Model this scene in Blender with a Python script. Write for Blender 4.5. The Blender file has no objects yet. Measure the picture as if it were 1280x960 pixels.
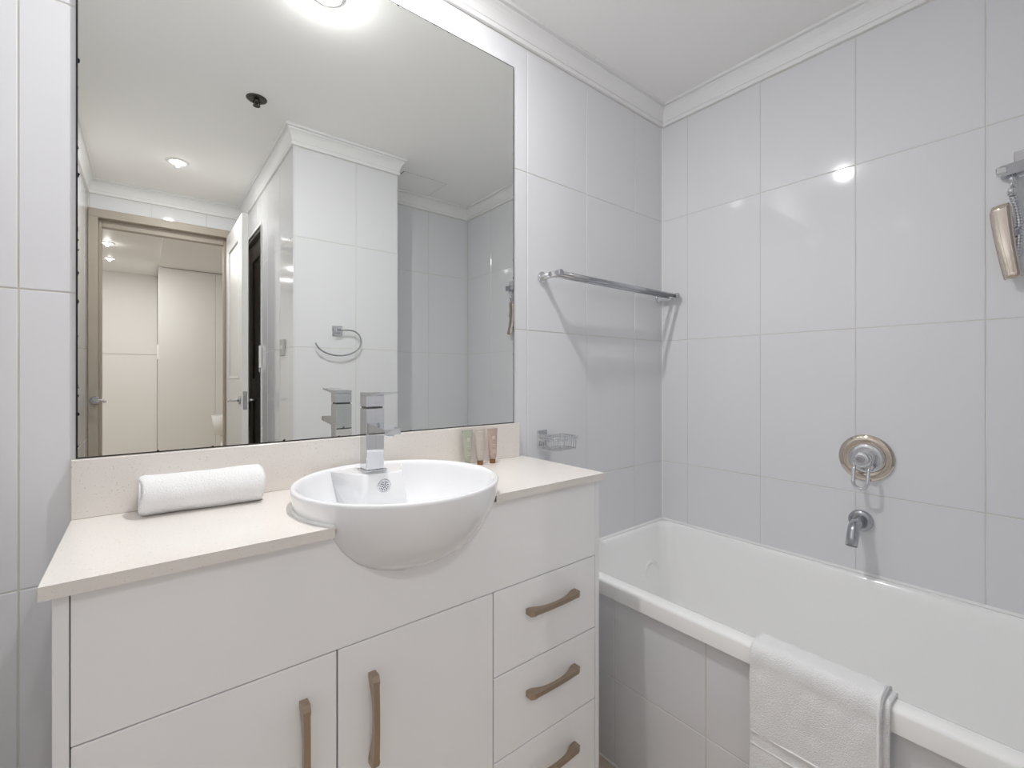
import bpy, math, random
from mathutils import Vector
random.seed(7)
# ------------------------------------------------------------------ camera, world, lights, exposure
H = 1.227                      # lens height above the floor; z values below are written relative to the lens
DC = 1.2                       # lens distance from the mirror wall
sc = bpy.context.scene
col = sc.collection
cam_d = bpy.data.cameras.new('camera'); cam = bpy.data.objects.new('camera', cam_d); col.objects.link(cam)
cam_d.sensor_fit = 'HORIZONTAL'; cam_d.sensor_width = 36.0; cam_d.lens = 572.7 / 1280 * 36.0
cam_d.shift_y = (469.7 - 480.0) / 1280.0
cam_d.clip_start = 0.01
cam.location = (0, -DC, H); cam.rotation_euler = (math.pi / 2, 0, -0.6775)
sc.camera = cam
w = bpy.data.worlds.new('world'); sc.world = w; w.use_nodes = True
w.node_tree.nodes['Background'].inputs[0].default_value = (0.9, 0.95, 1, 1)
w.node_tree.nodes['Background'].inputs[1].default_value = 0.4
sc.view_settings.view_transform = 'Standard'; sc.view_settings.look = 'None'
sc.view_settings.gamma = 1.0; sc.view_settings.use_curve_mapping = False
sc.view_settings.exposure = 0.14
sc.cycles.max_bounces = 16; sc.cycles.diffuse_bounces = 8; sc.cycles.glossy_bounces = 12
sc.cycles.transmission_bounces = 8; sc.cycles.sample_clamp_indirect = 6.0
sc.cycles.blur_glossy = 0.3
P_MAIN, P_ENTRY, P_HALL = 13.0, 5.5, 9.5

# ------------------------------------------------------------------ materials
MATS = {}
def mat(name, color, rough=0.5, metal=0.0, spec=0.5, coat=0.0, sheen=0.0, emit=None, bump=None, speck=None, mottled=None):
    m = bpy.data.materials.new(name); m.use_nodes = True
    nt = m.node_tree; b = nt.nodes['Principled BSDF']
    b.inputs['Base Color'].default_value = (*color, 1)
    b.inputs['Roughness'].default_value = rough
    b.inputs['Metallic'].default_value = metal
    b.inputs['Specular IOR Level'].default_value = spec
    b.inputs['Coat Weight'].default_value = coat
    b.inputs['Coat Roughness'].default_value = 0.03
    b.inputs['Sheen Weight'].default_value = sheen
    tc = nt.nodes.new('ShaderNodeTexCoord')
    if emit:
        b.inputs['Emission Color'].default_value = (*emit[0], 1); b.inputs['Emission Strength'].default_value = emit[1]
    if bump:
        n = nt.nodes.new('ShaderNodeTexNoise'); n.inputs['Scale'].default_value = bump[0]; n.inputs['Detail'].default_value = bump[2] if len(bump) > 2 else 3
        nt.links.new(tc.outputs['Object'], n.inputs['Vector'])
        bp = nt.nodes.new('ShaderNodeBump'); bp.inputs['Strength'].default_value = bump[1]; bp.inputs['Distance'].default_value = bump[3] if len(bump) > 3 else 0.002
        nt.links.new(n.outputs['Fac'], bp.inputs['Height']); nt.links.new(bp.outputs['Normal'], b.inputs['Normal'])
    if speck or mottled:
        n = nt.nodes.new('ShaderNodeTexNoise'); r = nt.nodes.new('ShaderNodeValToRGB')
        nt.links.new(tc.outputs['Object'], n.inputs['Vector']); nt.links.new(n.outputs['Fac'], r.inputs['Fac'])
        if speck:
            sc_, c2, lo, hi = speck
        else:
            sc_, c2, lo, hi = mottled
        n.inputs['Scale'].default_value = sc_; n.inputs['Detail'].default_value = 2 if speck else 5
        r.color_ramp.elements[0].position = lo; r.color_ramp.elements[0].color = (*color, 1)
        r.color_ramp.elements[1].position = hi; r.color_ramp.elements[1].color = (*c2, 1)
        nt.links.new(r.outputs['Color'], b.inputs['Base Color'])
    MATS[name] = m
    return m
mat('tile', (0.75, 0.755, 0.775), 0.06, spec=0.5, bump=(5.0, 0.06, 2, 0.004))
mat('grout', (0.65, 0.64, 0.59), 0.8, mottled=(7, (0.58, 0.54, 0.45), 0.52, 0.75))
mat('plaster', (0.93, 0.925, 0.915), 0.8, bump=(60, 0.05))
mat('cornice', (0.86, 0.86, 0.86), 0.45)
mat('floor_tile', (0.66, 0.58, 0.48), 0.35, mottled=(6, (0.55, 0.46, 0.36), 0.4, 0.7))
mat('taupe', (0.42, 0.37, 0.31), 0.45, mottled=(3, (0.38, 0.34, 0.285), 0.4, 0.7))
mat('door_white', (0.80, 0.795, 0.78), 0.35)
mat('dark_wood', (0.17, 0.13, 0.095), 0.3, mottled=(4, (0.23, 0.175, 0.125), 0.4, 0.65))
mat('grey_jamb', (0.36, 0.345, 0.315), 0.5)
mat('lacquer', (0.90, 0.90, 0.91), 0.10, coat=0.4)
mat('carcass', (0.86, 0.86, 0.87), 0.25)
mat('shadow_gap', (0.10, 0.10, 0.10), 0.7)
mat('stone', (0.79, 0.75, 0.71), 0.16, speck=(420, (0.52, 0.45, 0.38), 0.66, 0.72))
mat('ceramic', (0.88, 0.885, 0.90), 0.04, coat=0.5)
mat('acrylic', (0.93, 0.93, 0.92), 0.12, coat=0.3)
mat('chrome', (0.68, 0.69, 0.715), 0.04, metal=1.0)
mat('satin_chrome', (0.47, 0.48, 0.51), 0.14, metal=1.0)
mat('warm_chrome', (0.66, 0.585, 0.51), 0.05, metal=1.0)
mat('dark_metal', (0.09, 0.085, 0.08), 0.3, metal=0.9)
mat('nickel', (0.42, 0.335, 0.26), 0.30, metal=1.0)
mat('black', (0.02, 0.02, 0.02), 0.5)
mat('towel', (0.93, 0.93, 0.935), 0.95, sheen=0.4, bump=(400, 0.8, 5, 0.004))
mat('towel_band', (0.88, 0.88, 0.885), 0.85, sheen=0.2)
mat('tube_green', (0.40, 0.42, 0.345), 0.35)
mat('tube_cream', (0.52, 0.47, 0.42), 0.35)
mat('tube_rose', (0.46, 0.35, 0.30), 0.35)
mat('print', (0.60, 0.57, 0.51), 0.5)
mat('amber_cap', (0.26, 0.12, 0.05), 0.3)
mat('silicone', (0.84, 0.84, 0.83), 0.35)
mat('hall_white', (0.84, 0.83, 0.82), 0.55)
mat('switch', (0.55, 0.55, 0.53), 0.3, metal=0.6)
mat('white_plastic', (0.85, 0.85, 0.84), 0.3)
mat('lamp_lens', (1, 1, 1), 0.4, emit=((1, 0.97, 0.93), 14.0))
def mirror_mat():
    # silvered glass, tarnished black in ragged blotches along its rim
    m = bpy.data.materials.new('mirror_glass'); m.use_nodes = True; nt = m.node_tree
    b = nt.nodes['Principled BSDF']; b.inputs['Metallic'].default_value = 1.0; b.inputs['Roughness'].default_value = 0.0
    tc = nt.nodes.new('ShaderNodeTexCoord'); sp = nt.nodes.new('ShaderNodeSeparateXYZ'); nt.links.new(tc.outputs['Generated'], sp.inputs[0])
    def mth(op, a, c=None):
        n = nt.nodes.new('ShaderNodeMath'); n.operation = op
        for i, v in enumerate((a, c)):
            if v is None: continue
            if isinstance(v, (int, float)): n.inputs[i].default_value = v
            else: nt.links.new(v, n.inputs[i])
        return n.outputs[0]
    def edge(ax, size):
        return mth('MULTIPLY', mth('MINIMUM', sp.outputs[ax], mth('SUBTRACT', 1.0, sp.outputs[ax])), size)
    d = mth('MINIMUM', edge(0, 1.065), edge(2, 1.19))
    nz = nt.nodes.new('ShaderNodeTexNoise'); nz.inputs['Scale'].default_value = 55; nz.inputs['Detail'].default_value = 4
    nt.links.new(tc.outputs['Object'], nz.inputs['Vector'])
    lim = mth('MULTIPLY', mth('MAXIMUM', mth('SUBTRACT', nz.outputs['Fac'], 0.60), 0.0), 0.03)
    worn = mth('LESS_THAN', d, lim)
    mix = nt.nodes.new('ShaderNodeMix'); mix.data_type = 'RGBA'
    nt.links.new(worn, mix.inputs['Factor'])
    mix.inputs['A'].default_value = (0.88, 0.895, 0.87, 1); mix.inputs['B'].default_value = (0.05, 0.05, 0.05, 1)
    nt.links.new(mix.outputs['Result'], b.inputs['Base Color'])
    nt.links.new(worn, b.inputs['Roughness'])
    MATS['mirror_glass'] = m
mirror_mat()

# ------------------------------------------------------------------ mesh helpers
ORI = {}                                   # object -> its origin in the place
class MB:
    def __init__(s): s.v = []; s.f = []; s.sm = []
    def add(s, vs, fs, smooth=False):
        o = len(s.v); s.v += [tuple(p) for p in vs]; s.f += [tuple(i + o for i in f) for f in fs]; s.sm += [smooth] * len(fs)
        return s
    def box(s, x0, x1, y0, y1, z0, z1, bev=0.0):
        x0, x1 = sorted((x0, x1)); y0, y1 = sorted((y0, y1)); z0, z1 = sorted((z0, z1))
        if bev <= 0:
            vs = [(x, y, z) for z in (z0, z1) for y in (y0, y1) for x in (x0, x1)]
            return s.add(vs, [(0, 2, 3, 1), (4, 5, 7, 6), (0, 1, 5, 4), (2, 6, 7, 3), (0, 4, 6, 2), (1, 3, 7, 5)])
        b = min(bev, (x1 - x0) * .49, (y1 - y0) * .49, (z1 - z0) * .49)
        vs = []; idx = {}
        for ix, (xo, xi) in enumerate(((x0, x0 + b), (x1, x1 - b))):
            for iy, (yo, yi) in enumerate(((y0, y0 + b), (y1, y1 - b))):
                for iz, (zo, zi) in enumerate(((z0, z0 + b), (z1, z1 - b))):
                    idx[ix, iy, iz] = len(vs); vs += [(xo, yi, zi), (xi, yo, zi), (xi, yi, zo)]
        g = lambda a, c, d, k: idx[a, c, d] + k
        fs = []
        for i in (0, 1):
            fs.append(tuple(g(i, a, c, 0) for a, c in ((0, 0), (0, 1), (1, 1), (1, 0))))
            fs.append(tuple(g(a, i, c, 1) for a, c in ((0, 0), (1, 0), (1, 1), (0, 1))))
            fs.append(tuple(g(a, c, i, 2) for a, c in ((0, 0), (0, 1), (1, 1), (1, 0))))
        for a in (0, 1):
            for c in (0, 1):
                fs.append((g(a, c, 0, 0), g(a, c, 1, 0), g(a, c, 1, 1), g(a, c, 0, 1)))
                fs.append((g(a, 0, c, 0), g(a, 1, c, 0), g(a, 1, c, 2), g(a, 0, c, 2)))
                fs.append((g(0, a, c, 1), g(1, a, c, 1), g(1, a, c, 2), g(0, a, c, 2)))
                for d in (0, 1):
                    fs.append((g(a, c, d, 0), g(a, c, d, 1), g(a, c, d, 2)))
        return s.add(vs, fs)
    def prism(s, poly, axis, a0, a1):
        # poly in the two other axes (in xyz order), extruded along axis
        n = len(poly); mk = {'x': lambda p, a: (a, p[0], p[1]), 'y': lambda p, a: (p[0], a, p[1]), 'z': lambda p, a: (p[0], p[1], a)}[axis]
        vs = [mk(p, a0) for p in poly] + [mk(p, a1) for p in poly]
        fs = [tuple(range(n)), tuple(range(2 * n - 1, n - 1, -1))] + [(i, i + n, (i + 1) % n + n, (i + 1) % n) for i in range(n)]
        return s.add(vs, fs)
    def rings(s, rings, cap0=True, cap1=True, smooth=True, closed=True):
        n = len(rings[0]); vs = [p for r in rings for p in r]; fs = []
        m = n if closed else n - 1
        for k in range(len(rings) - 1):
            for i in range(m):
                j = (i + 1) % n
                fs.append((k * n + i, k * n + j, (k + 1) * n + j, (k + 1) * n + i))
        o = len(s.v); s.add(vs, fs, smooth)
        if cap0: s.f.append(tuple(o + i for i in reversed(range(n)))); s.sm.append(False)
        if cap1: s.f.append(tuple(o + (len(rings) - 1) * n + i for i in range(n))); s.sm.append(False)
        return s
    def lathe(s, c, axis, prof, n=32, cap0=True, cap1=True, smooth=True, sx=1.0, sy=1.0):
        # prof: (radius, distance along axis); axis a unit vector
        a = Vector(axis).normalized(); u = a.orthogonal().normalized()
        if abs(a.z) > .99: u = Vector((1, 0, 0))
        elif abs(a.z) < .1: u = Vector((0, 0, 1))
        v = a.cross(u); c = Vector(c); R = []
        for r, d in prof:
            R.append([tuple(c + a * d + u * (r * sx * math.cos(t)) + v * (r * sy * math.sin(t))) for t in (2 * math.pi * i / n for i in range(n))])
        return s.rings(R, cap0, cap1, smooth)
    def tube(s, pts, r, n=10, cap=True, flat=None):
        pts = [Vector(p) for p in pts]; R = []; u = None
        for i, p in enumerate(pts):
            t = (pts[min(i + 1, len(pts) - 1)] - pts[max(i - 1, 0)]).normalized()
            if u is None:
                u = Vector((0, 0, 1)) if abs(t.z) < .9 else Vector((1, 0, 0))
            u = (u - t * u.dot(t)).normalized(); v = t.cross(u)
            rr = r[i] if isinstance(r, (list, tuple)) else r
            ru, rv = (rr, rr) if flat is None else (rr * flat, rr)
            R.append([tuple(p + u * (ru * math.cos(a)) + v * (rv * math.sin(a))) for a in (2 * math.pi * k / n for k in range(n))])
        return s.rings(R, cap, cap, True)
    def mesh(s, name, o):
        me = bpy.data.meshes.new(name)
        me.from_pydata([(x - o[0], y - o[1], z - o[2]) for x, y, z in s.v], [], s.f)
        me.polygons.foreach_set('use_smooth', s.sm); me.update(); me.validate()
        import bmesh
        bm = bmesh.new(); bm.from_mesh(me); bmesh.ops.recalc_face_normals(bm, faces=bm.faces); bm.to_mesh(me); bm.free()
        return me
    def build(s, name, m, parent=None, origin=None):
        xs, ys, zs = zip(*s.v)
        o = origin or ((min(xs) + max(xs)) / 2, (min(ys) + max(ys)) / 2, min(zs))
        me = s.mesh(name, o); me.materials.append(MATS[m])
        ob = bpy.data.objects.new(name, me); col.objects.link(ob)
        place(ob, o, parent)
        return ob
def place(ob, o, parent):
    ORI[ob] = o
    if parent is None: ob.location = (o[0], o[1], o[2] + H)
    else:
        ob.parent = parent; q = ORI[parent]; ob.location = (o[0] - q[0], o[1] - q[1], o[2] - q[2])
def tag(o, label, cat, group=None, kind=None):
    o['label'] = label; o['category'] = cat
    if group: o['group'] = group
    if kind: o['kind'] = kind
    return o
def thing(name, loc, label, cat, group=None, kind=None):
    e = bpy.data.objects.new(name, None); col.objects.link(e); e.empty_display_size = .05
    place(e, loc, None)
    return tag(e, label, cat, group, kind)
def arc(c, r, a0, a1, n): return [(c[0] + r * math.cos(a0 + (a1 - a0) * i / n), c[1] + r * math.sin(a0 + (a1 - a0) * i / n)) for i in range(n + 1)]

# ------------------------------------------------------------------ the shell
XL, XR, XB, XC = -0.27, 1.846, 1.117, 0.571            # left wall, bath wall, pier right face, pier left face
YP, YA, YD = -1.228, -1.625, -2.645                    # pier front, bath end wall, door wall
ZF, ZC, ZK = -1.227, 1.216, 1.129                      # floor, ceiling, underside of the cornice
TW, TH = 0.3024, 0.5442
JZ = 0.7014
def struct(name, mb, m, label, cat): return tag(mb.build(name, m), label, cat, kind='structure')
TILE = {}
def tile_mesh(fac, wd, ht):
    k = (fac, round(wd, 4), round(ht, 4))
    if k not in TILE:
        mb = MB(); t = 0.007; b = 0.0012; a, h = wd / 2, ht / 2
        ring = lambda d, q: [(-a + q, d, -h + q), (a - q, d, -h + q), (a - q, d, h - q), (-a + q, d, h - q)]
        vs = ring(t, 0) + ring(b, 0) + ring(0, b)
        fs = [(8, 9, 10, 11)]
        for o in (0, 4):
            fs += [(o + i, o + (i + 1) % 4, o + 4 + (i + 1) % 4, o + 4 + i) for i in range(4)]
        rot = {'-y': lambda p: (p[0], p[1], p[2]), '+y': lambda p: (-p[0], -p[1], p[2]), '-x': lambda p: (p[1], -p[0], p[2]), '+x': lambda p: (-p[1], p[0], p[2])}[fac]
        mb.add([rot(p) for p in vs], fs)
        me = mb.mesh('tile', (0, 0, 0)); me.materials.append(MATS['tile']); TILE[k] = me
    return TILE[k]
def tiles(parent, fac, plane, a0, a1, z0, z1, ja, jz, g=0.0022):
    def cuts(lo, hi, j, st):
        k0 = math.ceil((lo - j) / st - 1e-6); c = [lo]
        while j + k0 * st < hi - 1e-4:
            if j + k0 * st > lo + 0.004: c.append(j + k0 * st)
            k0 += 1
        return c + [hi]
    A, Zs = cuts(a0, a1, ja, TW), cuts(z0, z1, jz, TH)
    for i in range(len(A) - 1):
        for k in range(len(Zs) - 1):
            wd, ht = A[i + 1] - A[i] - g, Zs[k + 1] - Zs[k] - g
            if wd < .004 or ht < .004: continue
            o = bpy.data.objects.new('tile', tile_mesh(fac, wd, ht)); col.objects.link(o)
            ac, zc = (A[i] + A[i + 1]) / 2, (Zs[k] + Zs[k + 1]) / 2
            place(o, (ac, plane, zc) if 'y' in fac else (plane, ac, zc), parent)
            j = 0.0009
            o.rotation_euler = (random.uniform(-j, j), 0, random.uniform(-j, j)) if 'y' in fac else (0, random.uniform(-j, j), random.uniform(-j, j))
G = 0.0012                                              # grout sits this far behind the tile face
floor = struct('floor', MB().box(XL - .1, XR + .1, YD - .1, .1, ZF - .1, ZF), 'floor_tile', 'tan tiled floor, a sliver of it between vanity and bath', 'floor')
ceiling = struct('ceiling', MB().box(XL - .1, XR + .1, YD - .1, .1, ZC, ZC + .1), 'plaster', 'flat white painted bathroom ceiling with downlights', 'ceiling')
wb = struct('wall_back', MB().box(XL - .1, XR + .1, G, .1, ZF, ZC), 'grout', 'white glossy tiled wall behind the mirror and the vanity', 'wall')
tiles(wb, '-y', 0, XL, XR, ZF, ZK - .002, -.1758, JZ)
wr = struct('wall_right', MB().box(XR + G, XR + .1, YA - .1, G, ZF, ZC), 'grout', 'white glossy tiled wall along the bath with mixer and spout', 'wall')
tiles(wr, '-x', XR, YA, 0, ZF, ZK - .002, -.1242, JZ)
we = struct('wall_alcove', MB().box(XB, XR + .1, YA - .1, YA - G, ZF, ZC), 'grout', 'white tiled end wall of the bath alcove, seen in the mirror', 'wall')
tiles(we, '+y', YA, XB, XR, ZF, ZK - .002, 1.527, JZ)
wpr = struct('wall_pier_side', MB().box(XB - .08, XB - G, YA - .1, YP - .01, ZF, ZC), 'grout', 'tiled flank of the pier at the foot of the bath', 'wall')
tiles(wpr, '+x', XB, YA, YP, ZF, ZK - .002, YP - .2, JZ)
wp = struct('wall_pier_front', MB().box(XC + G, XB - G, YP - .08, YP - G, ZF, ZC), 'grout', 'white tiled pier face with a towel ring, seen in the mirror', 'wall')
tiles(wp, '+y', YP, XC, XB, ZF, ZK - .002, .880, JZ - .016)
OY0, OY1, OZ = -2.60, -2.005, .937                      # side doorway in the entry passage
m = MB().box(XC + G, XC + .08, OY1, YP - .08, ZF, ZC).box(XC + G, XC + .08, YD, OY0, ZF, ZC).box(XC + G, XC + .08, OY0, OY1, OZ, ZC)
wc = struct('wall_passage_right', m, 'grout', 'tiled right side wall of the entry passage with a dark doorway, seen in the mirror', 'wall')
tiles(wc, '-x', XC, OY1 + .02, YP, ZF, ZK - .002, YP - .29, JZ - .016)
tiles(wc, '-x', XC, YD, OY1 + .02, OZ + .02, ZK - .002, YP - .29, JZ - .016)
DX0, DX1, DZ = -.265, .512, 1.037                       # doorway in the door wall
m = MB().box(XL - .1, DX0, YD - .1, YD - G, ZF, ZC).box(DX1, XC + .1, YD - .1, YD - G, ZF, ZC).box(DX0, DX1, YD - .1, YD - G, DZ, ZC)
wd_ = struct('wall_front', m, 'grout', 'tiled wall around the entrance doorway, seen in the mirror', 'wall')
tiles(wd_, '+y', YD, XL, XC, DZ + .001, ZK - .002, .04, JZ)
tiles(wd_, '+y', YD, DX1 + .001, XC, ZF, DZ, .04, JZ)
wl = struct('wall_left', MB().box(XL - .1, XL - G, YD - .1, .1, ZF, ZC), 'grout', 'white tiled left wall of the bathroom, seen in the mirror', 'wall')
tiles(wl, '+x', XL, YD, 0, ZF, ZK - .002, -.06, JZ)
# plaster cornice, mitred round the room
PERI = [(XL, 0), (XR, 0), (XR, YA), (XB, YA), (XB, YP), (XC, YP), (XC, YD), (XL, YD)]
PROF = [(-.001, .0), (.0085, .0), (.0100, .002), (.0100, .013), (.0085, .015), (.0045, .0155), (.0045, .020), (.0075, .0205), (.0095, .030), (.0125, .041), (.0170, .052), (.0235, .062), (.0300, .068), (.0300, .0715), (.0265, .0725), (.0265, .0765), (.0375, .0770), (.0390, .0790), (.0390, ZC - ZK), (-.001, ZC - ZK)]
WHERE = ['above the mirror wall', 'above the bath wall', 'above the bath end wall', 'on the pier flank over the bath', 'above the towel ring pier', 'along the right of the entry passage', 'above the entrance doorway', 'along the left wall']
def nrm(a, b):
    d = Vector((b[0] - a[0], b[1] - a[1])).normalized(); return Vector((d.y, -d.x))     # room lies on the right hand
n = len(PERI)
for i in range(n):
    a, b = PERI[i], PERI[(i + 1) % n]; pv, nx = PERI[i - 1], PERI[(i + 2) % n]
    n0, n1, n2 = nrm(pv, a), nrm(a, b), nrm(b, nx)
    def end(p, q, o):
        mtr = (n1 + q) / (1 + n1.dot(q)); return (p[0] + mtr.x * o, p[1] + mtr.y * o)
    R = [[(*end(a, n0, o), ZK + z) for o, z in PROF], [(*end(b, n2, o), ZK + z) for o, z in PROF]]
    struct('trim_%d' % (i + 1), MB().rings(R, True, True, False), 'cornice', 'white stepped plaster cornice ' + WHERE[i], 'cornice')
# silicone bead in the far corner over the bath
struct('trim_9', MB().prism([(XR, 0), (XR - .005, 0), (XR, -.005)], 'z', -.64, ZK), 'silicone', 'white sealant bead in the tiled corner above the bath', 'trim')

# ------------------------------------------------------------------ entrance doorway, door leaf, hall beyond
fr = thing('door_frame', ((DX0 + DX1) / 2, YD, ZF), 'taupe painted frame around the entrance doorway, seen in the mirror', 'door frame', kind='structure')
FY0, FY1 = YD - .10, YD + .012
def jamb(x0, x1, xs): return MB().box(x0, x1, FY0, FY1, ZF, .985, .002).box(min(xs), max(xs), FY0 + .01, YD - .04, ZF, .985, .002)
jl = jamb(DX0, -.219, (-.2195, -.204)).build('jamb', 'taupe', fr)
jamb(.4655, DX1, (.450, .466)).build('jamb', 'taupe', fr)
MB().box(DX0, DX1, FY0, FY1, .985, DZ, .002).build('head', 'taupe', fr)
MB().box(-.204, .450, FY0 + .01, YD - .04, .940, .9855, .002).build('stop', 'taupe', fr)
def lever(parent, p, nx, ax, q=1.0):
    # rose plus a cranked lever: nx = outward unit vector, ax = direction the lever points
    nx, ax, p = Vector(nx), Vector(ax), Vector(p)
    rs = MB().lathe(p, nx, [(.024, 0), (.025, .002), (.025, .007), (.022, .010)], 24).build('rose', 'satin_chrome', parent)
    pts = [p, p + nx * .03, p + nx * .042 + ax * .004, p + nx * .048 + ax * .018, p + nx * .05 + ax * .05 * q + Vector((0, 0, .004)), p + nx * .05 + ax * .08 * q, p + nx * .049 + ax * .11 * q - Vector((0, 0, .008)), p + nx * .047 + ax * .125 * q - Vector((0, 0, .010))]
    return MB().tube(pts, [.009, .009, .009, .0085, .007, .0065, .0085, .0065], 10).build('lever', 'chrome', rs)
lh = thing('lever_handle', (-.235, FY1, -.165), 'chrome lever handle on the taupe left jamb, seen in the mirror', 'handle')
lever(lh, (-.232, FY1, -.151), (0, 1, 0), (1, 0, 0), .42)
leafx0, leafx1, ly0, ly1 = .462, .497, -2.640, -1.985
leaf = thing('door_1', ((leafx0 + leafx1) / 2, (ly0 + ly1) / 2, ZF + .008), 'white panelled door standing open into the passage, seen in the mirror', 'door', kind='structure')
LP = [(-.02, .86)]
m = MB().box(leafx0 + .006, leafx1, ly0, ly1, ZF + .008, .983, .0015)
for y0, y1 in ((ly0, ly0 + .11), (ly1 - .11, ly1)): m.box(leafx0, leafx0 + .0065, y0, y1, ZF + .008, .983)
for z0, z1 in ((ZF + .008, -.02), (.86, .983)): m.box(leafx0, leafx0 + .0065, ly0 + .11, ly1 - .11, z0, z1)
lf = m.build('leaf', 'door_white', leaf)
for z0, z1 in LP:
    y0, y1 = ly0 + .11, ly1 - .11; mo = MB(); t = .014
    mo.box(leafx0 - .003, leafx0 + .006, y0, y0 + t, z0, z1, .003).box(leafx0 - .003, leafx0 + .006, y1 - t, y1, z0, z1, .003)
    mo.box(leafx0 - .003, leafx0 + .006, y0, y1, z0, z0 + t, .003).box(leafx0 - .003, leafx0 + .006, y0, y1, z1 - t, z1, .003)
    mo.build('panel_moulding', 'door_white', leaf)
lever(leaf, (leafx0, -2.045, -.150), (-1, 0, 0), (0, -1, 0))
lever(leaf, (leafx1, -2.045, -.150), (1, 0, 0), (0, -1, 0))
MB().box(leafx0 + .006, leafx1 - .006, ly1 - .0005, ly1 + .0015, -.205, -.095).build('latch_plate', 'satin_chrome', leaf)
for z in (-1.0, -.1, .8): MB().tube([(leafx1 + .004, ly0 + .002, z - .05), (leafx1 + .004, ly0 + .002, z + .05)], .006, 10).build('hinge', 'satin_chrome', leaf)
# dark side doorway
d2 = thing('door_2', (XC + .07, (OY0 + OY1) / 2, ZF), 'dark brown door recessed in the passage side wall, seen in the mirror', 'door', kind='structure')
MB().box(XC + .040, XC + .075, OY0 + .02, OY1 - .02, ZF + .008, OZ - .02, .002).build('leaf', 'dark_wood', d2)
for y0, y1 in ((OY0 + .02, OY0 + .12), (OY1 - .12, OY1 - .02)): MB().box(XC + .028, XC + .0405, y0, y1, ZF + .01, OZ - .022, .002).build('stile', 'dark_wood', d2)
MB().box(XC + .028, XC + .0405, OY0 + .12, OY1 - .12, OZ - .14, OZ - .022, .002).build('rail', 'dark_wood', d2)
MB().box(XC + .028, XC + .0405, OY0 + .12, OY1 - .12, -.15, -.02, .002).build('rail', 'dark_wood', d2)
f2 = thing('side_door_frame', (XC + .05, (OY0 + OY1) / 2, ZF), 'frame lining of the dark side doorway, seen in the mirror', 'door frame', kind='structure')
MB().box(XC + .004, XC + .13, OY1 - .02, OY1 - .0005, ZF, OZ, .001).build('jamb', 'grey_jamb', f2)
MB().box(XC + .004, XC + .13, OY0 + .0005, OY0 + .02, ZF, OZ, .001).build('jamb', 'taupe', f2)
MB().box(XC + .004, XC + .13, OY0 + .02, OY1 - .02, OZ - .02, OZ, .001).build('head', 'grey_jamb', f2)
MB().box(XC - .006, XC + .004, OY1 - .001, OY1 + .0195, ZF, OZ + .0195, .002).build('edge_trim', 'white_plastic', f2)
MB().box(XC - .006, XC + .004, OY0, OY1, OZ, OZ + .0195, .002).build('edge_trim', 'white_plastic', f2)
lt = thing('door_latch', (XC - .006, OY1 + .012, .048), 'white flush latch with dark slot beside the dark doorway, seen in the mirror', 'latch')
MB().box(XC - .018, XC - .006, OY1 + .0, OY1 + .034, .048, .186, .003).build('cover', 'white_plastic', lt)
MB().box(XC - .019, XC - .0175, OY1 + .003, OY1 + .013, .056, .178, .0005).build('slot', 'dark_metal', lt)
MB().lathe((XC - .012, OY1 + .014, .048), (0, 0, -1), [(.005, 0), (.005, .022), (.003, .026)], 12).build('pin', 'chrome', lt)
struct('wall_passage_recess', MB().box(XC + .15, XC + .18, YD, -1.9, ZF, ZC), 'grey_jamb', 'dark backing behind the side doorway of the passage', 'wall')
# hall
HX0, HX1, HYF, HYB, HXS = -1.25, 1.7, -5.9, -5.1, .13
struct('hall_floor', MB().box(HX0, HX1, HYF - .1, YD - .1, ZF - .1, ZF), 'floor_tile', 'tan floor of the hall beyond the entrance doorway', 'floor')
struct('hall_ceiling', MB().box(HX0, HX1, HYF - .1, YD - .1, ZC, ZC + .1), 'hall_white', 'white hall ceiling with two downlights, seen through the doorway', 'ceiling')
struct('trim_10', MB().box(HXS, HX1, HYB, YD - .1, ZC - .03, ZC), 'hall_white', 'lowered strip of hall ceiling right of the hall downlights', 'bulkhead')
struct('wall_hall_far', MB().box(HX0 - .1, HXS + .1, HYF - .1, HYF, ZF, ZC), 'hall_white', 'white far wall of the hall left of the hall cupboard', 'wall')
struct('wall_hall_left', MB().box(HX0 - .1, HX0, HYF, YD - .1, ZF, ZC), 'hall_white', 'white left wall of the hall outside the bathroom', 'wall')
struct('wall_hall_right', MB().box(HX1, HX1 + .1, HYF, YD - .1, ZF, ZC), 'hall_white', 'white right wall of the hall outside the bathroom', 'wall')
struct('wall_hall_near', MB().box(HX0 - .1, XL - .1, YD - .1, YD - .05, ZF, ZC).box(XC + .1, HX1 + .1, YD - .1, YD - .05, ZF, ZC), 'hall_white', 'hall side of the wall around the entrance doorway', 'wall')
cb = thing('hall_cupboard', ((HXS + HX1) / 2, (HYB + HYF) / 2, ZF), 'tall white flush cupboard at the far end of the hall, seen in the mirror', 'cupboard')
MB().box(HXS + .004, HX1, HYF, HYB - .02, ZF, ZC - .03).build('carcass', 'hall_white', cb)
for i in range(3):
    x0 = HXS + i * .52; MB().box(x0 + .001, x0 + .519, HYB - .02, HYB, ZF + .05, ZC - .034, .002).build('door', 'hall_white', cb)
fp = thing('wall_panel', ((HX0 + HXS) / 2, HYF + .01, ZF), 'white panels in two tiers on the far hall wall, seen in the mirror', 'panel')
MB().box(HX0, HXS, HYF, HYF + .018, ZF, .252, .001).build('panel', 'hall_white', fp)
MB().box(HX0, HXS, HYF, HYF + .018, .256, ZC, .001).build('panel', 'hall_white', fp)
MB().box(HXS - .015, HXS + .004, HYB - .04, HYB - .02, .18, .34, .004).build('pull', 'white_plastic', fp)
stl = thing('pedestal_stool', (.72, -4.75, ZF), 'white tapered pedestal tub in the hall behind the open door, seen in the mirror', 'stool')
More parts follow.
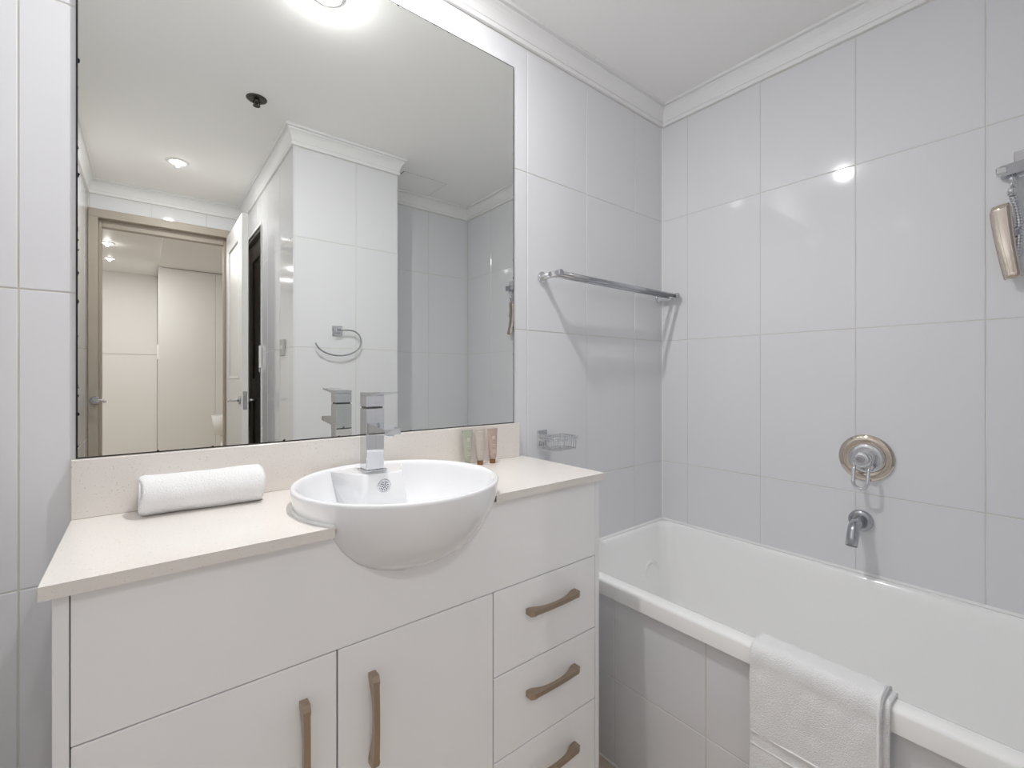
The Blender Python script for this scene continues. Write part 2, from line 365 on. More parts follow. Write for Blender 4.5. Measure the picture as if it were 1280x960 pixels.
MB().lathe((.72, -4.75, ZF), (0, 0, 1), [(.15, 0), (.15, .02), (.085, .05), (.065, .30), (.055, .57)], 32).build('stem', 'white_plastic', stl)
MB().lathe((.72, -4.75, ZF), (0, 0, 1), [(.055, .57), (.105, .59), (.125, .68), (.145, .795), (.139, .797), (.118, .68), (.08, .62)], 32).build('bowl', 'white_plastic', stl)

# ------------------------------------------------------------------ ceiling fittings and lamps
def downlight(x, y, z, power, color, label, stray=.32, r=.036):
    t = thing('downlight', (x, y, z - .006), label, 'downlight', 'recessed ceiling downlights')
    MB().lathe((x, y, z), (0, 0, -1), [(r + .016, 0), (r + .016, .002), (r + .010, .006), (r + .001, .0065), (r, .003)], 32, True, True).build('trim_ring', 'white_plastic', t)
    MB().lathe((x, y, z - .003), (0, 0, -1), [(r - .0005, 0), (r - .0005, .001), (.001, .0022)], 32).build('lens', 'lamp_lens', t)
    # a downward disc for the reflector, a bulb for the stray light of the domed lens
    for kind, share, dz in (('AREA', 1 - stray, -.003), ('POINT', stray, -.012)):
        ld = bpy.data.lights.new('downlight_lamp', kind); ld.energy = power * share; ld.color = color
        if kind == 'AREA': ld.shape = 'DISK'; ld.size = .045
        else: ld.shadow_soft_size = .012
        lo = bpy.data.objects.new('downlight_lamp', ld); col.objects.link(lo); lo.parent = t; lo.location = (0, 0, dz)
    return t
downlight(.455, -.315, ZC, P_MAIN, (1, .995, 1), 'glowing round downlight in the ceiling above the basin')
downlight(.152, -2.03, ZC, P_ENTRY, (1, .985, .975), 'glowing round downlight over the entry passage, seen in the mirror', .03)
downlight(-.257, -4.40, ZC, P_HALL * 1.5, (1, .98, .965), 'nearer of two glowing downlights in the hall ceiling', .06)
downlight(-.272, -5.11, ZC, P_HALL * .3, (1, .98, .965), 'farther of two glowing downlights in the hall ceiling', .06)
sp = thing('fire_sprinkler', (.387, -1.081, ZC - .032), 'dark metal fire sprinkler on the ceiling, seen in the mirror', 'sprinkler')
q = (.387, -1.081, ZC)
MB().lathe(q, (0, 0, -1), [(.041, 0), (.041, .003), (.036, .006), (.026, .007), (.02, .005)], 32).build('escutcheon', 'dark_metal', sp)
MB().lathe(q, (0, 0, -1), [(.011, .004), (.011, .014), (.007, .015), (.006, .027)], 16).build('body', 'dark_metal', sp)
for s in (-1, 1): MB().tube([(q[0] + s * .010, q[1], ZC - .012), (q[0] + s * .013, q[1], ZC - .022), (q[0] + s * .004, q[1], ZC - .031)], .0022, 8).build('frame_arm', 'dark_metal', sp)
MB().lathe(q, (0, 0, -1), [(.014, .031), (.015, .032), (.014, .0335)], 16).build('deflector', 'dark_metal', sp)
ht = thing('ceiling_hatch', (1.35, -1.465, ZC - .004), 'square flush access hatch in the ceiling over the bath end, seen in the mirror', 'hatch')
MB().box(1.205, 1.497, -1.605, -1.335, ZC - .0015, ZC).build('rebate', 'shadow_gap', ht)
MB().box(1.208, 1.4935, -1.6015, -1.335, ZC - .0035, ZC - .0012).build('cover', 'plaster', ht)
tr = thing('towel_ring', (.781, YP, .10), 'chrome open towel ring on the tiled pier, seen in the mirror', 'towel ring')
MB().box(.755, .807, YP, YP + .008, .206, .258, .0015).build('wall_plate', 'chrome', tr)
MB().box(.768, .794, YP + .008, YP + .032, .219, .245, .002).build('boss', 'chrome', tr)
cy, cz = YP + .028, .2
pts = [(.792, cy, .234), (.815, cy, .236), (.835, cy, .236)] + [(.842 + .055 * math.sin(a), cy, .181 + .055 * math.cos(a)) for a in [k * math.pi / 2 / 7 for k in range(1, 8)]]
pts += [(.781 + .116 * math.cos(a), cy, .178 - .075 * math.sin(a)) for a in [.12 + k * (math.pi - .30) / 20 for k in range(21)]]
MB().tube(pts, .0038, 10).build('ring', 'satin_chrome', tr)
sw = thing('light_switch', (XC, -1.43, .107), 'small grey light switch plate on the passage wall, seen in the mirror', 'switch')
MB().box(XC - .009, XC, -1.475, -1.39, .105, .190, .002).build('plate', 'switch', sw)
MB().box(XC - .013, XC - .0085, -1.441, -1.424, .138, .158, .0015).build('rocker', 'white_plastic', sw)

# ------------------------------------------------------------------ mirror
mr = thing('wall_mirror', (.4345, -.003, -.158), 'large frameless wall mirror above the vanity with dark worn edges', 'mirror')
MB().box(-.1000, .9700, -.0045, -.0003, -.1577, 1.0370).build('backing', 'black', mr)
MB().box(-.0968, .9664, -.0060, -.0046, -.1552, 1.0333).build('glass', 'mirror_glass', mr)

# ------------------------------------------------------------------ vanity
BX, BY, BR, BZ = .445, -.247, .2205, -.2265             # basin centre, rim radius, rim height
OUT = [(.2175, 0.0), (.2205, -.003), (.2205, -.008), (.2175, -.030), (.2125, -.050), (.2080, -.0605), (.2010, -.076), (.188, -.100), (.168, -.125), (.140, -.147), (.105, -.164), (.06, -.175), (.0, -.178)]
def rad(z):                                             # outer basin radius at height z (camera relative)
    d = z - BZ
    for (r0, z0), (r1, z1) in zip(OUT, OUT[1:]):
        if z1 <= d <= z0: return r0 + (r1 - r0) * (d - z0) / (z1 - z0)
    return 0
VX0, VX1, VYF = -.094, .998, -.350
CT, CB = -.270, -.2885
va = thing('vanity_cabinet', ((VX0 + VX1) / 2, -.17, ZF), 'glossy white vanity cabinet with two doors and three drawers', 'cabinet')
PT = .0165
MB().box(VX0, VX0 + PT, VYF, -.001, ZF, CB - .0005, .001).build('side_panel', 'carcass', va)
MB().box(VX1 - PT, VX1, VYF, -.001, ZF, CB - .0005, .001).build('side_panel', 'carcass', va)
MB().box(VX0 + PT, VX1 - PT, -.30, -.29, ZF + .1, -.500).box(VX0 + PT, VX1 - PT, -.3, -.02, ZF + .09, ZF + .1).build('inner_carcass', 'shadow_gap', va)
MB().box(VX0 + PT, VX1 - PT, -.30, -.285, ZF, ZF + .089).build('plinth', 'carcass', va)
FX0, FX1 = VX0 + PT + .0015, VX1 - PT - .0015
# false front, notched round the bowl
ZT, ZB = CB - .0035, -.4985
arcp = []
steps = 36; zlow = None
zz = ZT
L = []
while True:
    r = rad(zz) + .001; h = abs(VYF + .0 - BY)
    if r <= h: break
    L.append((math.sqrt(r * r - h * h), zz)); zz -= .004
L.append((0.0, zz + .001))
poly = [(FX0, ZT)] + [(BX - h, z) for h, z in L] + [(BX + h, z) for h, z in reversed(L[:-1])] + [(FX1, ZT), (FX1, ZB), (FX0, ZB)]
MB().prism(poly, 'y', VYF, VYF + .016).build('false_front', 'lacquer', va)
SP, CX = .2755, .6290
def pull(parent, cxp, czp, vertical):
    Ln, out = .172, .027; N = 18; S = [Ln * (k / N - .5) for k in range(N + 1)]
    outer = [(s, out - .0035 * (abs(2 * s / Ln)) ** 2 - (.004 if k in (0, N) else 0)) for k, s in enumerate(S)]
    def inn(s):
        q = abs(2 * s / Ln)
        if q > .80: return 0.0
        return .0165 * (1 - (q / .80) ** 2.6)
    inner = [(s, inn(s)) for s in S]
    hw = [.0055 if 2 <= k <= N - 2 else .0068 for k in range(N + 1)]
    R = []
    for k in range(N + 1):
        s = S[k]; wv = hw[k]
        if vertical: R.append([(cxp - wv, VYF - inner[k][1], czp + s), (cxp - wv, VYF - outer[k][1], czp + s), (cxp + wv, VYF - outer[k][1], czp + s), (cxp + wv, VYF - inner[k][1], czp + s)])
        else: R.append([(cxp + s, VYF - inner[k][1], czp - wv), (cxp + s, VYF - outer[k][1], czp - wv), (cxp + s, VYF - outer[k][1], czp + wv), (cxp + s, VYF - inner[k][1], czp + wv)])
    h = MB().rings(R, True, True, False).build('handle', 'nickel', parent); h['label'] = 'bowed brushed bronze-coloured pull'
g = .0014
DB = ZF + .10
for (x0, x1, hx) in ((FX0, SP - g, .217), (SP + g, CX - g, .340)):
    d = MB().box(x0, x1, VYF, VYF + .016, DB, ZB - .0028, .0012).build('door', 'lacquer', va)
    pull(d, hx, -.650, True)
DZs = [ZB - .0028, -.7000, -.8980, DB]
for k, hz in enumerate((-.575, -.775, -.983)):
    d = MB().box(CX + g, FX1, VYF, VYF + .016, DZs[k + 1] + (g if k < 2 else 0), DZs[k] - (g if k else 0), .0012).build('drawer', 'lacquer', va)
    pull(d, .813, hz, False)
# worktop with a notch for the basin
ct = thing('worktop', (.447, -.185, CB), 'speckled cream stone worktop notched around the basin', 'worktop')
r = .2165; yf = -.368; hh = math.sqrt(r * r - (yf - BY) ** 2); a0 = math.atan2(yf - BY, -hh); a1 = math.atan2(yf - BY, hh)
if a0 < 0: a0 += 2 * math.pi
if a1 < 0: a1 += 2 * math.pi
notch = arc((BX, BY), r, a0, a1 - 2 * math.pi, 48)
poly = [(-.105, yf)] + notch + [(1.0, yf), (1.0, 0 - .001), (-.105, -.001)]
MB().prism(poly, 'z', CB, CT).build('slab', 'stone', ct)
tag(MB().box(-.1055, .9835, -.0185, -.001, CT + .0002, -.1582, .001).build('upstand', 'stone'), 'low speckled cream stone upstand between worktop and mirror', 'upstand')

# ------------------------------------------------------------------ basin
ba = thing('basin', (BX, BY, BZ - .178), 'round white semi-recessed ceramic basin bulging from the vanity front', 'basin')
INN = [(.2175, 0), (.2125, -.0005), (.2085, -.004), (.206, -.012), (.2015, -.030), (.193, -.055), (.180, -.080), (.158, -.105), (.125, -.124), (.08, -.136), (.025, -.141)]
NB = 72
R = [[(BX + r_ * math.cos(2 * math.pi * i / NB), BY + r_ * math.sin(2 * math.pi * i / NB), BZ + d_) for i in range(NB)] for r_, d_ in (list(reversed([p for p in OUT[1:] if p[0] > 0])) + INN)]
MB().rings(R, True, True, True).build('bowl', 'ceramic', ba)
MB().lathe((BX, BY, BZ - .1415), (0, 0, 1), [(.03, 0), (.031, .002), (.026, .004), (.01, .003)], 24).build('waste', 'chrome', ba)
# tap deck: the back of the bowl filled level, its front splayed
dk = []; yd = -.160; DX = BX + .002
for zz, ex, xw, rr, out in ((-.0045, 0, .048, .2100, .045), (-.0050, .0022, .0495, .2095, .044), (-.0068, .0036, .0505, .209, .043), (-.035, .006, .053, .2005, .036), (-.11, .014, .066, .160, .012)):
    y_f = yd - ex; c = .014
    th = math.asin(min(1, (xw + out) / rr))
    back = [(BX + rr * math.sin(a), BY + rr * math.cos(a)) for a in [th - 2 * th * k / 14 for k in range(15)]]
    fl = [(DX - xw + c - c * math.cos(a), y_f + c - c * math.sin(a)) for a in [math.pi / 2 * k / 4 for k in range(5)]]
    frr = [(DX + xw - c + c * math.sin(a), y_f + c - c * math.cos(a)) for a in [math.pi / 2 * k / 4 for k in range(5)]]
    dk.append([(x, y, BZ + zz) for x, y in fl + frr + back])
MB().rings(dk, True, True, True).build('tap_deck', 'ceramic', ba)
ox, oz = .444, BZ - .034
ov = MB().lathe((ox, yd - .0055, oz), (0, -1, 0), [(.0165, -.004), (.0165, .001), (.0145, .003), (.0125, .002), (.0120, .0005)], 28).build('overflow', 'chrome', ba)
MB().lathe((ox, yd - .006, oz), (0, -1, 0), [(.0118, -.002), (.0118, .001)], 24).build('grate', 'chrome', ov)
MB().tube([(x, y, CT + .0008) for x, y in notch], .0042, 8).build('sealant_bead', 'silicone', ba)
hm = MB()
for k, (rr_, nn) in enumerate(((0, 1), (.0045, 6), (.009, 11))):
    for i in range(nn):
        a = 2 * math.pi * i / nn + .2; hm.lathe((ox + rr_ * math.cos(a), yd - .007, oz + rr_ * math.sin(a)), (0, -1, 0), [(.0015, -.001), (.0015, .0004)], 8)
hm.build('grate_holes', 'black', ov)

# ------------------------------------------------------------------ tap
TX, TY, TZ = .434, -.117, BZ - .0045
tp = thing('basin_tap', (TX, TY, TZ), 'square chrome mixer tap standing at the back of the basin', 'tap')
MB().box(TX - .028, TX + .028, TY - .026, TY + .026, TZ, TZ + .006, .0015).build('base_plate', 'chrome', tp)
MB().box(TX - .022, TX + .022, TY - .021, TY + .021, TZ + .006, -.0785, .0012).build('body', 'chrome', tp)
MB().box(TX - .019, TX + .019, TY - .018, TY + .018, -.0785, -.0745).build('collar', 'dark_metal', tp)
s = MB().prism([(TY - .02, -.113), (TY - .118, -.120), (TY - .120, -.132), (TY - .02, -.140)], 'x', TX - .019, TX + .019).build('spout', 'chrome', tp)
MB().lathe((TX, TY - .1, -.130), (0, 0, -1), [(.011, 0), (.011, .007), (.009, .009)], 20).build('aerator', 'chrome', s)
MB().box(TX - .022, TX + .022, TY - .021, TY + .021, -.0745, -.0475, .0012).build('head', 'chrome', tp)
MB().prism([(TY + .021, -.0475), (TY + .021, -.0400), (TY - .03, -.0395), (TY - .100, -.0365), (TY - .100, -.0395), (TY - .03, -.0475)], 'x', TX - .0215, TX + .0215).build('lever', 'chrome', tp)

# ------------------------------------------------------------------ rolled towel and toiletry tubes on the worktop
rt = thing('rolled_towel', (.098, -.067, CT), 'white hand towel rolled up on the worktop against the upstand', 'towel')
def roll_ring(t, sc_=1.0, nn=40):
    x = -.004 + .205 * t; yc = -.064 - .012 * (t - .5); R_ = []
    ry, rz = .0415 * sc_, .0385 * sc_
    for i in range(nn):
        a = 2 * math.pi * i / nn
        k = 1 + .018 * math.sin(7 * t + 2 * a) + .012 * math.sin(13 * t - 3 * a + 1) + .02 * math.sin(2.2 * t * 3 + a)
        y = yc + ry * k * math.cos(a); z = rz * k * math.sin(a)
        z = max(z, -.0365); R_.append((x + (.004 * math.sin(3 * a) if t in (0, 1) else 0), min(y, -.0195), CT + .0367 + z + .002 * math.sin(5 * t)))
    mz = min(p[2] for p in R_); return [(p[0], p[1], p[2] - mz + CT + .0004) for p in R_]
T = [0, .01, .03] + [k / 22 for k in range(2, 21)] + [.97, .99, 1]
R = [roll_ring(t, .93 if t in (0, 1) else .975 if t in (.01, .99) else 1) for t in T]
MB().rings(R, True, True, True).build('roll', 'towel', rt)
for t, dx in ((0, -.0022), (1, .0022)):                  # spiral edge at both ends
    c = roll_ring(t); yc = sum(p[1] for p in c) / len(c); zc_ = sum(p[2] for p in c) / len(c); pts = []
    for k in range(70):
        a = k * .27; q = 1 - k / 74
        pts.append((c[0][0] + dx * .3, yc + .036 * q * math.cos(a), zc_ + .033 * q * math.sin(a)))
    MB().tube(pts, .0028, 6).build('spiral_edge', 'towel', rt)
pts = [roll_ring(t, 1.01)[31] for t in [k / 20 for k in range(21)]]
MB().tube(pts, .0022, 8).build('free_edge', 'towel', rt)
def tube_bottle(x, y, m, word, cap_m):
    t = thing('toiletry_tube', (x, y, CT), word, 'tube', 'toiletry tubes on the worktop')
    MB().lathe((x, y, CT), (0, 0, 1), [(.0088, 0), (.0092, .001), (.0092, .0125), (.0086, .0135)], 20).build('cap', cap_m, t)
    R = []
    for k in range(15):
        f = k / 14; z = CT + .0135 + .092 * f
        a = .0115 + .0075 * f ** .8; b = .0115 * (1 - f ** 1.4) + .0009
        if k == 0: a, b = .0098, .0098
        R.append([(x + a * math.cos(q) * .985 + b * math.sin(q) * 0, y + b * math.sin(q), z) for q in (2 * math.pi * i / 20 for i in range(20))])
    bd = MB().rings(R, True, True, True).build('body', m, t)
    MB().box(x - .0192, x + .0192, y - .0013, y + .0013, CT + .1005, CT + .1075, .0004).build('crimp', m, t)
    pm = MB()
    for k, (wz, ww) in enumerate(((.074, .0045), (.058, .007), (.0525, .0055), (.040, .0075), (.036, .006), (.032, .007))):
        f = (wz - .0135) / .092; b = .0115 * (1 - f ** 1.4) + .0009
        pm.box(x - ww, x + ww, y - b - .0004, y - b + .0012, CT + wz, CT + wz + (.010 if k == 0 else .0016))
    pm.build('print', 'print', bd)
tube_bottle(.757, -.046, 'tube_green', 'sage green toiletry tube, the one nearest the basin', 'tube_green')
tube_bottle(.799, -.052, 'tube_cream', 'pale cream toiletry tube with brown cap, middle of three', 'amber_cap')
tube_bottle(.843, -.056, 'tube_rose', 'dusty pink toiletry tube with brown cap', 'amber_cap')

# ------------------------------------------------------------------ towel rail and soap basket on the mirror wall
ra = thing('towel_rail', (1.455, -.05, .33), 'chrome double towel rail on the tiled wall above the bath end', 'towel rail')
PX0, PX1, RZ = 1.099, 1.812, .349
for px in (PX0, PX1):
    p = MB().lathe((px, 0, RZ), (0, -1, 0), [(.0185, 0), (.0195, .002), (.0195, .006), (.0175, .008), (.0105, .0085), (.0105, .097), (.0095, .099)], 24).build('post', 'chrome', ra)
    MB().lathe((px, -.0995, RZ), (0, -1, 0), [(.0108, -.012), (.0112, -.011), (.0112, .001), (.0095, .003)], 24).build('end_cap', 'satin_chrome', p)
for yy in (-.088, -.057): MB().tube([(PX0 - .012, yy, RZ), (PX1 + .022, yy, RZ)], .0085, 16).build('bar', 'satin_chrome', ra)
so = thing('soap_basket', (1.13, -.06, -.262), 'chrome wire soap basket on the tiled wall right of the mirror', 'soap basket')
MB().box(1.077, 1.121, -.008, 0, -.252, -.192, .0015).build('wall_plate', 'chrome', so)
MB().box(1.086, 1.112, -.034, -.008, -.230, -.206, .0015).build('arm', 'chrome', so)
bx0, bx1, by0, by1, bt, bb = 1.062, 1.172, -.112, -.030, -.2085, -.250
def loop(x0, x1, y0, y1, z, r_, c=.012):
    pts = []
    for cx_, cy_, a in ((x1 - c, y1 - c, 0), (x0 + c, y1 - c, math.pi / 2), (x0 + c, y0 + c, math.pi), (x1 - c, y0 + c, 1.5 * math.pi)):
        pts += [(cx_ + c * math.cos(a + k * math.pi / 8), cy_ + c * math.sin(a + k * math.pi / 8), z) for k in range(5)]
    return MB().tube(pts + [pts[0], pts[1]], r_, 8)
loop(bx0, bx1, by0, by1, bt, .0030).build('top_rim', 'chrome', so)
loop(bx0, bx1, by0, by1, bt - .008, .0020).build('lower_rim', 'chrome', so)
loop(bx0 + .004, bx1 - .004, by0 + .004, by1 - .004, bb, .0022).build('base_rim', 'chrome', so)
for k in range(9):
    x = bx0 + .012 + (bx1 - bx0 - .024) * k / 8
    MB().tube([(x, by0, bt), (x, by0 + .003, bb), (x, by1 - .003, bb), (x, by1, bt)], .0014, 6).build('wire', 'chrome', so)
for k in range(6):
    y = by0 + .014 + (by1 - by0 - .028) * k / 5
    MB().tube([(bx0, y, bt), (bx0 + .003, y, bb)], .0014, 6).build('wire', 'chrome', so)
    MB().tube([(bx1, y, bt), (bx1 - .003, y, bb)], .0014, 6).build('wire', 'chrome', so)

# ------------------------------------------------------------------ bath
X0, X1b, Y0, Y1b, RT, RB = 1.141, XR, YA, 0.0, -.650, -.697
bt_ = thing('bathtub', ((X0 + X1b) / 2, (Y0 + Y1b) / 2, -1.10), 'white acrylic bathtub built in along the tiled wall', 'bathtub')
def rrect(x0, x1, y0, y1, c, z, n=10):
    pts = []
    for cx_, cy_, a in ((x1 - c, y1 - c, 0), (x0 + c, y1 - c, math.pi / 2), (x0 + c, y0 + c, math.pi), (x1 - c, y0 + c, 1.5 * math.pi)):
        pts += [(cx_ + c * math.cos(a + k * math.pi / 2 / n), cy_ + c * math.sin(a + k * math.pi / 2 / n), z) for k in range(n + 1)]
    return pts
E_ = .0012
def inner(i, z, c, e0=0.0, e1=0.0): return rrect(X0 + .046 + i, X1b - .024 - i, Y0 + .05 + i + e0, Y1b - .024 - i - e1, c, z)
ringsB = [rrect(X0, X1b - E_, Y0 + E_, Y1b - E_, .001, RB), rrect(X0, X1b - E_, Y0 + E_, Y1b - E_, .001, RT - .009), rrect(X0 + .0025, X1b - E_, Y0 + E_, Y1b - E_, .001, RT - .0025), rrect(X0 + .009, X1b - E_, Y0 + E_, Y1b - E_, .001, RT),
          inner(-.006, RT, .050), inner(-.001, RT - .0015, .050), inner(.004, RT - .009, .052), inner(.010, RT - .03, .055), inner(.030, RT - .14, .07, .03, .004), inner(.052, RT - .27, .085, .08, .012), inner(.068, RT - .345, .10, .12, .02), inner(.095, RT - .385, .11, .15, .04), inner(.14, RT - .398, .08, .2, .08)]
MB().rings(ringsB, False, True, True).build('tub', 'acrylic', bt_)
# raised moulding on the end wall inside the tub
pts = [(1.625, -.074, RT - .30), (1.625, -.066, RT - .24)] + [(1.67 - .045 * math.cos(a), -.060 + .006 * math.sin(a), RT - .185 + .047 * math.sin(a)) for a in [math.pi * k / 16 for k in range(17)]] + [(1.715, -.066, RT - .24), (1.715, -.074, RT - .30)]
MB().tube(pts, .009, 10).build('moulded_rib', 'acrylic', bt_)
MB().prism([(XR - .0002, RT - .001), (XR - .0002, RT + .006), (XR - .007, RT - .001)], 'y', YA + .001, -.001).build('sealant_bead', 'silicone', bt_)
MB().prism([(-.0002, RT - .001), (-.0002, RT + .006), (-.007, RT - .001)], 'x', X0 + .01, XR - .001).build('sealant_bead', 'silicone', bt_)
PXB = X0 + .017
bp = struct('wall_bath_apron', MB().box(PXB + G, PXB + .02, YA, 0, ZF, RB - .001), 'grout', 'white tiled apron under the front rim of the bathtub', 'wall')
tiles(bp, '-x', PXB, YA, 0, ZF + .004, RB - .006, -.275, -.956)
MB().box(PXB - .006, PXB + .001, YA, 0, ZF, ZF + .004).build('sealant_bead', 'silicone', bp)

# ------------------------------------------------------------------ bath mixer, spout, hand shower
MYc, MZ = -.758, -.269
mx = thing('bath_mixer', (XR, MYc, MZ - .075), 'round chrome bath mixer with loop lever on the tiled wall', 'mixer')
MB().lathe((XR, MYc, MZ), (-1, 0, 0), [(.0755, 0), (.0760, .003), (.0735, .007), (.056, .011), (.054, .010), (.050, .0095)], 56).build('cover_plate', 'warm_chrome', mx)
MB().lathe((XR, MYc - .002, MZ), (-1, 0, 0), [(.047, .007), (.047, .013), (.044, .016), (.036, .017)], 48).build('inner_ring', 'chrome', mx)
MB().lathe((XR, MYc, MZ), (-1, 0, 0), [(.0275, .012), (.0275, .034), (.0255, .038)], 40).build('cartridge', 'chrome', mx)
hub = MB().lathe((XR - .038, MYc, MZ), (-1, 0, 0), [(.0255, 0), (.0265, .002), (.0265, .016), (.024, .021), (.016, .0235)], 40).build('lever_hub', 'chrome', mx)
hx = XR - .050
pts = [(hx, MYc + .019, MZ - .012), (hx - .008, MYc + .0195, MZ - .040), (hx - .014, MYc + .019, MZ - .066)] + [(hx - .016, MYc + .019 * math.cos(a), MZ - .070 - .022 * math.sin(a)) for a in [math.pi * k / 10 for k in range(11)]] + [(hx - .014, MYc - .019, MZ - .066), (hx - .008, MYc - .0195, MZ - .040), (hx, MYc - .019, MZ - .012)]
MB().tube(pts, .0052, 10).build('loop_lever', 'chrome', mx)
MB().lathe((XR - .0605, MYc, MZ), (-1, 0, 0), [(.011, 0), (.011, .0015), (.009, .002)], 24).build('index_button', 'satin_chrome', mx)
SY, SZ = -.745, -.476
bs = thing('bath_spout', (XR, SY, SZ - .09), 'chrome bath spout with wall flange below the mixer', 'spout')
MB().lathe((XR, SY, SZ), (-1, 0, 0), [(.0335, 0), (.034, .003), (.0335, .012), (.030, .015), (.020, .016)], 40).build('flange', 'satin_chrome', bs)
pts = [(XR - .01, SY, SZ), (XR - .052, SY, SZ - .002)] + [(XR - .060 - .028 * math.sin(a), SY, SZ - .002 - .028 * (1 - math.cos(a))) for a in [.25 + k * .16 for k in range(7)]]
d = (Vector(pts[-1]) - Vector(pts[-2])).normalized(); e = Vector(pts[-1])
pts += [tuple(e + d * .02), tuple(e + d * .045)]
sb = MB().tube(pts, .0165, 24).build('spout_pipe', 'satin_chrome', bs)
MB().lathe(e + d * .0455, d, [(.0142, -.001), (.0142, .0006)], 24).build('outlet', 'dark_metal', sb)
SXc = 1.820
sa = thing('shower_bracket', (SXc, -1.09, .53), 'chrome wall bracket at the right edge holding the hand shower', 'bracket')
MB().box(XR - .012, XR, -1.125, -1.085, .535, .605, .002).build('wall_plate', 'chrome', sa)
ar = MB()
ar.add([(x, y, z + (-1.055 - y) * .10) for z in (.536, .566) for y in (-1.125, -1.062) for x in (SXc - .013, XR - .011)], [(0, 2, 3, 1), (4, 5, 7, 6), (0, 1, 5, 4), (2, 6, 7, 3), (0, 4, 6, 2), (1, 3, 7, 5)])
ar.build('arm', 'satin_chrome', sa)
MB().box(SXc - .0155, SXc + .013, -1.0755, -1.0535, .545, .564, .0025).build('end_cap', 'chrome', sa)
MB().lathe((SXc, -1.083, .540), (0, 0, -1), [(.008, 0), (.008, .016), (.005, .018), (.005, .034), (.010, .036), (.010, .052)], 20).build('swivel', 'chrome', sa)
hs = thing('hand_shower', (SXc, -1.07, .26), 'chrome paddle-shaped hand shower hanging below its wall bracket', 'hand shower')
R = []
for k in range(15):
    f = k / 14; z = .460 - .200 * f; yc = -1.062 - .024 * f ** 1.5; xc = SXc - .016 + .010 * math.sin(f * math.pi)
    a = .0215 - .004 * f if 0 < k < 14 else .017; b = .007
    R.append([(xc + b * math.sin(q) * 1.0 + .12 * a * math.cos(q), yc + a * math.cos(q), z + .16 * a * -math.cos(q)) for q in (2 * math.pi * i / 20 for i in range(20))])
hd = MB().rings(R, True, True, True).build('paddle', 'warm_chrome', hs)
MB().lathe((SXc + .006, -1.086, .385), (0, -1, 0), [(.011, -.012), (.014, -.008), (.014, .012), (.009, .016)], 20).build('swivel_joint', 'satin_chrome', hs)
hp = [(SXc + .004, -1.083 - .014 * math.sin(k / 16 * math.pi) , .490 - .205 * k / 16) for k in range(17)]
MB().tube(hp, .0072, 12).build('hose', 'satin_chrome', hs)
rg = MB()
for k in range(26):
    f = k / 26
    rg.lathe((SXc + .004, -1.083 - .014 * math.sin(f * math.pi), .490 - .205 * f), (0, 0, -1), [(.0070, 0), (.0088, .0020), (.0088, .0040), (.0070, .0058)], 12)
rg.build('hose_ribs', 'chrome', hs)

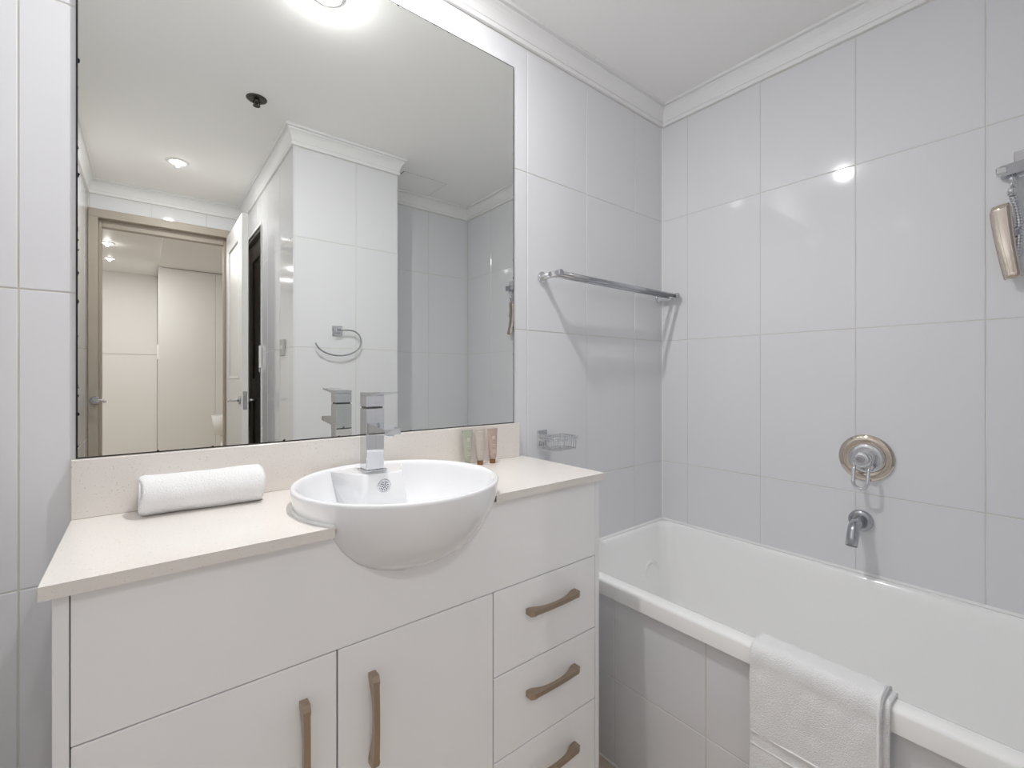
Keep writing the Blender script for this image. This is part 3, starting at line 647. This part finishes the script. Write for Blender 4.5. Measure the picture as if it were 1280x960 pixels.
# ------------------------------------------------------------------ bath towel over the rim
bt2 = thing('bath_towel', (X0, -.83, -1.03), 'white bath towel folded over the front rim of the bathtub', 'towel')
def drape(y0, y1, off, zlow, zin, name, seed, ny=44):
    th = .0055
    P = []                                               # path in (x, z), outside bottom to inside bottom
    xo = X0 - off
    for k in range(26): P.append((xo - .004 * math.sin(k / 25 * math.pi) - .0015, zlow + (RT - .012 - zlow) * k / 25))
    for k in range(1, 7): a = math.pi - math.pi / 2 * k / 6; P.append((X0 + .006 + (off + .006) * math.cos(a), RT - .010 + (off + .010) * math.sin(a)))
    xi = X0 + .046
    for k in range(1, 5): P.append((X0 + .006 + (xi - X0 - .006) * k / 4, RT + off + .0005))
    for k in range(1, 6): a = math.pi / 2 - math.pi / 2 * k / 5; P.append((xi + (off + .004) * math.cos(a), RT - .004 + (off + .0045) * math.sin(a)))
    for k in range(1, 10): P.append((xi + off + .004 + .010 * k / 9, RT - .005 + (zin - RT) * k / 9))
    rnd = random.Random(seed); ph = [rnd.uniform(0, 6) for _ in range(4)]
    N = len(P); top, bot = [], []
    for i in range(ny + 1):
        y = y0 + (y1 - y0) * i / ny; rt_, rb_ = [], []
        for j, (x, z) in enumerate(P):
            p0, p1 = P[max(j - 1, 0)], P[min(j + 1, N - 1)]
            tx, tz = p1[0] - p0[0], p1[1] - p0[1]; l = math.hypot(tx, tz); nx_, nz_ = -tz / l, tx / l
            drop = max(0, min(1, (RT - z) / .3)) if j < 26 else 0
            wv = .0022 * drop * (math.sin(y * 42 + ph[0]) + .6 * math.sin(y * 77 + z * 9 + ph[1])) + .0007 * math.sin(y * 130 + z * 60 + ph[2])
            crease = -.0022 * math.exp(-((y - (y0 + y1) / 2 - .004 * math.sin(z * 12)) / .0035) ** 2)
            fold = (-.0042 * math.exp(-((z - (RT - .040 + .004 * math.sin(y * 30))) / .0045) ** 2) - .003 * math.exp(-((z - (RT - .115 - .10 * (y - y0))) / .005) ** 2)) if j < 26 else 0
            band = -.0022 if (j < 26 and -.864 < z < -.841) else 0
            e = th + abs(wv) * 0 + wv + crease + fold + band
            yy = y + .003 * math.sin(z * 21 + ph[3]) * drop
            rt_.append((x + nx_ * e, yy, z + nz_ * e)); rb_.append((x, yy, z))
        top.append(rt_); bot.append(rb_)
    m = MB(); R = [t + list(reversed(b)) for t, b in zip(top, bot)]
    m.rings(R, True, True, True)
    return m.build(name, 'towel', bt2)
drape(-.955, -.705, .0095, -1.02, -.74, 'outer_fold', 3)
drape(-.966, -.712, .0015, -1.035, -.76, 'under_fold', 5)
hem = MB()
for yy in (-.9505,):
    hem.tube([(X0 - .018, yy, -1.015), (X0 - .0185, yy, -.85), (X0 - .0175, yy, RT - .014), (X0 - .008, yy, RT + .012), (X0 + .004, yy, RT + .0165), (X0 + .04, yy, RT + .0165)], .0028, 8)
hem.build('side_hem', 'towel_band', bt2)
for z in (-.838, -.867):
    MB().tube([(X0 - .0198, -.952, z), (X0 - .0200, -.83, z + .001), (X0 - .0198, -.708, z)], .0022, 8).build('woven_band', 'towel_band', bt2)
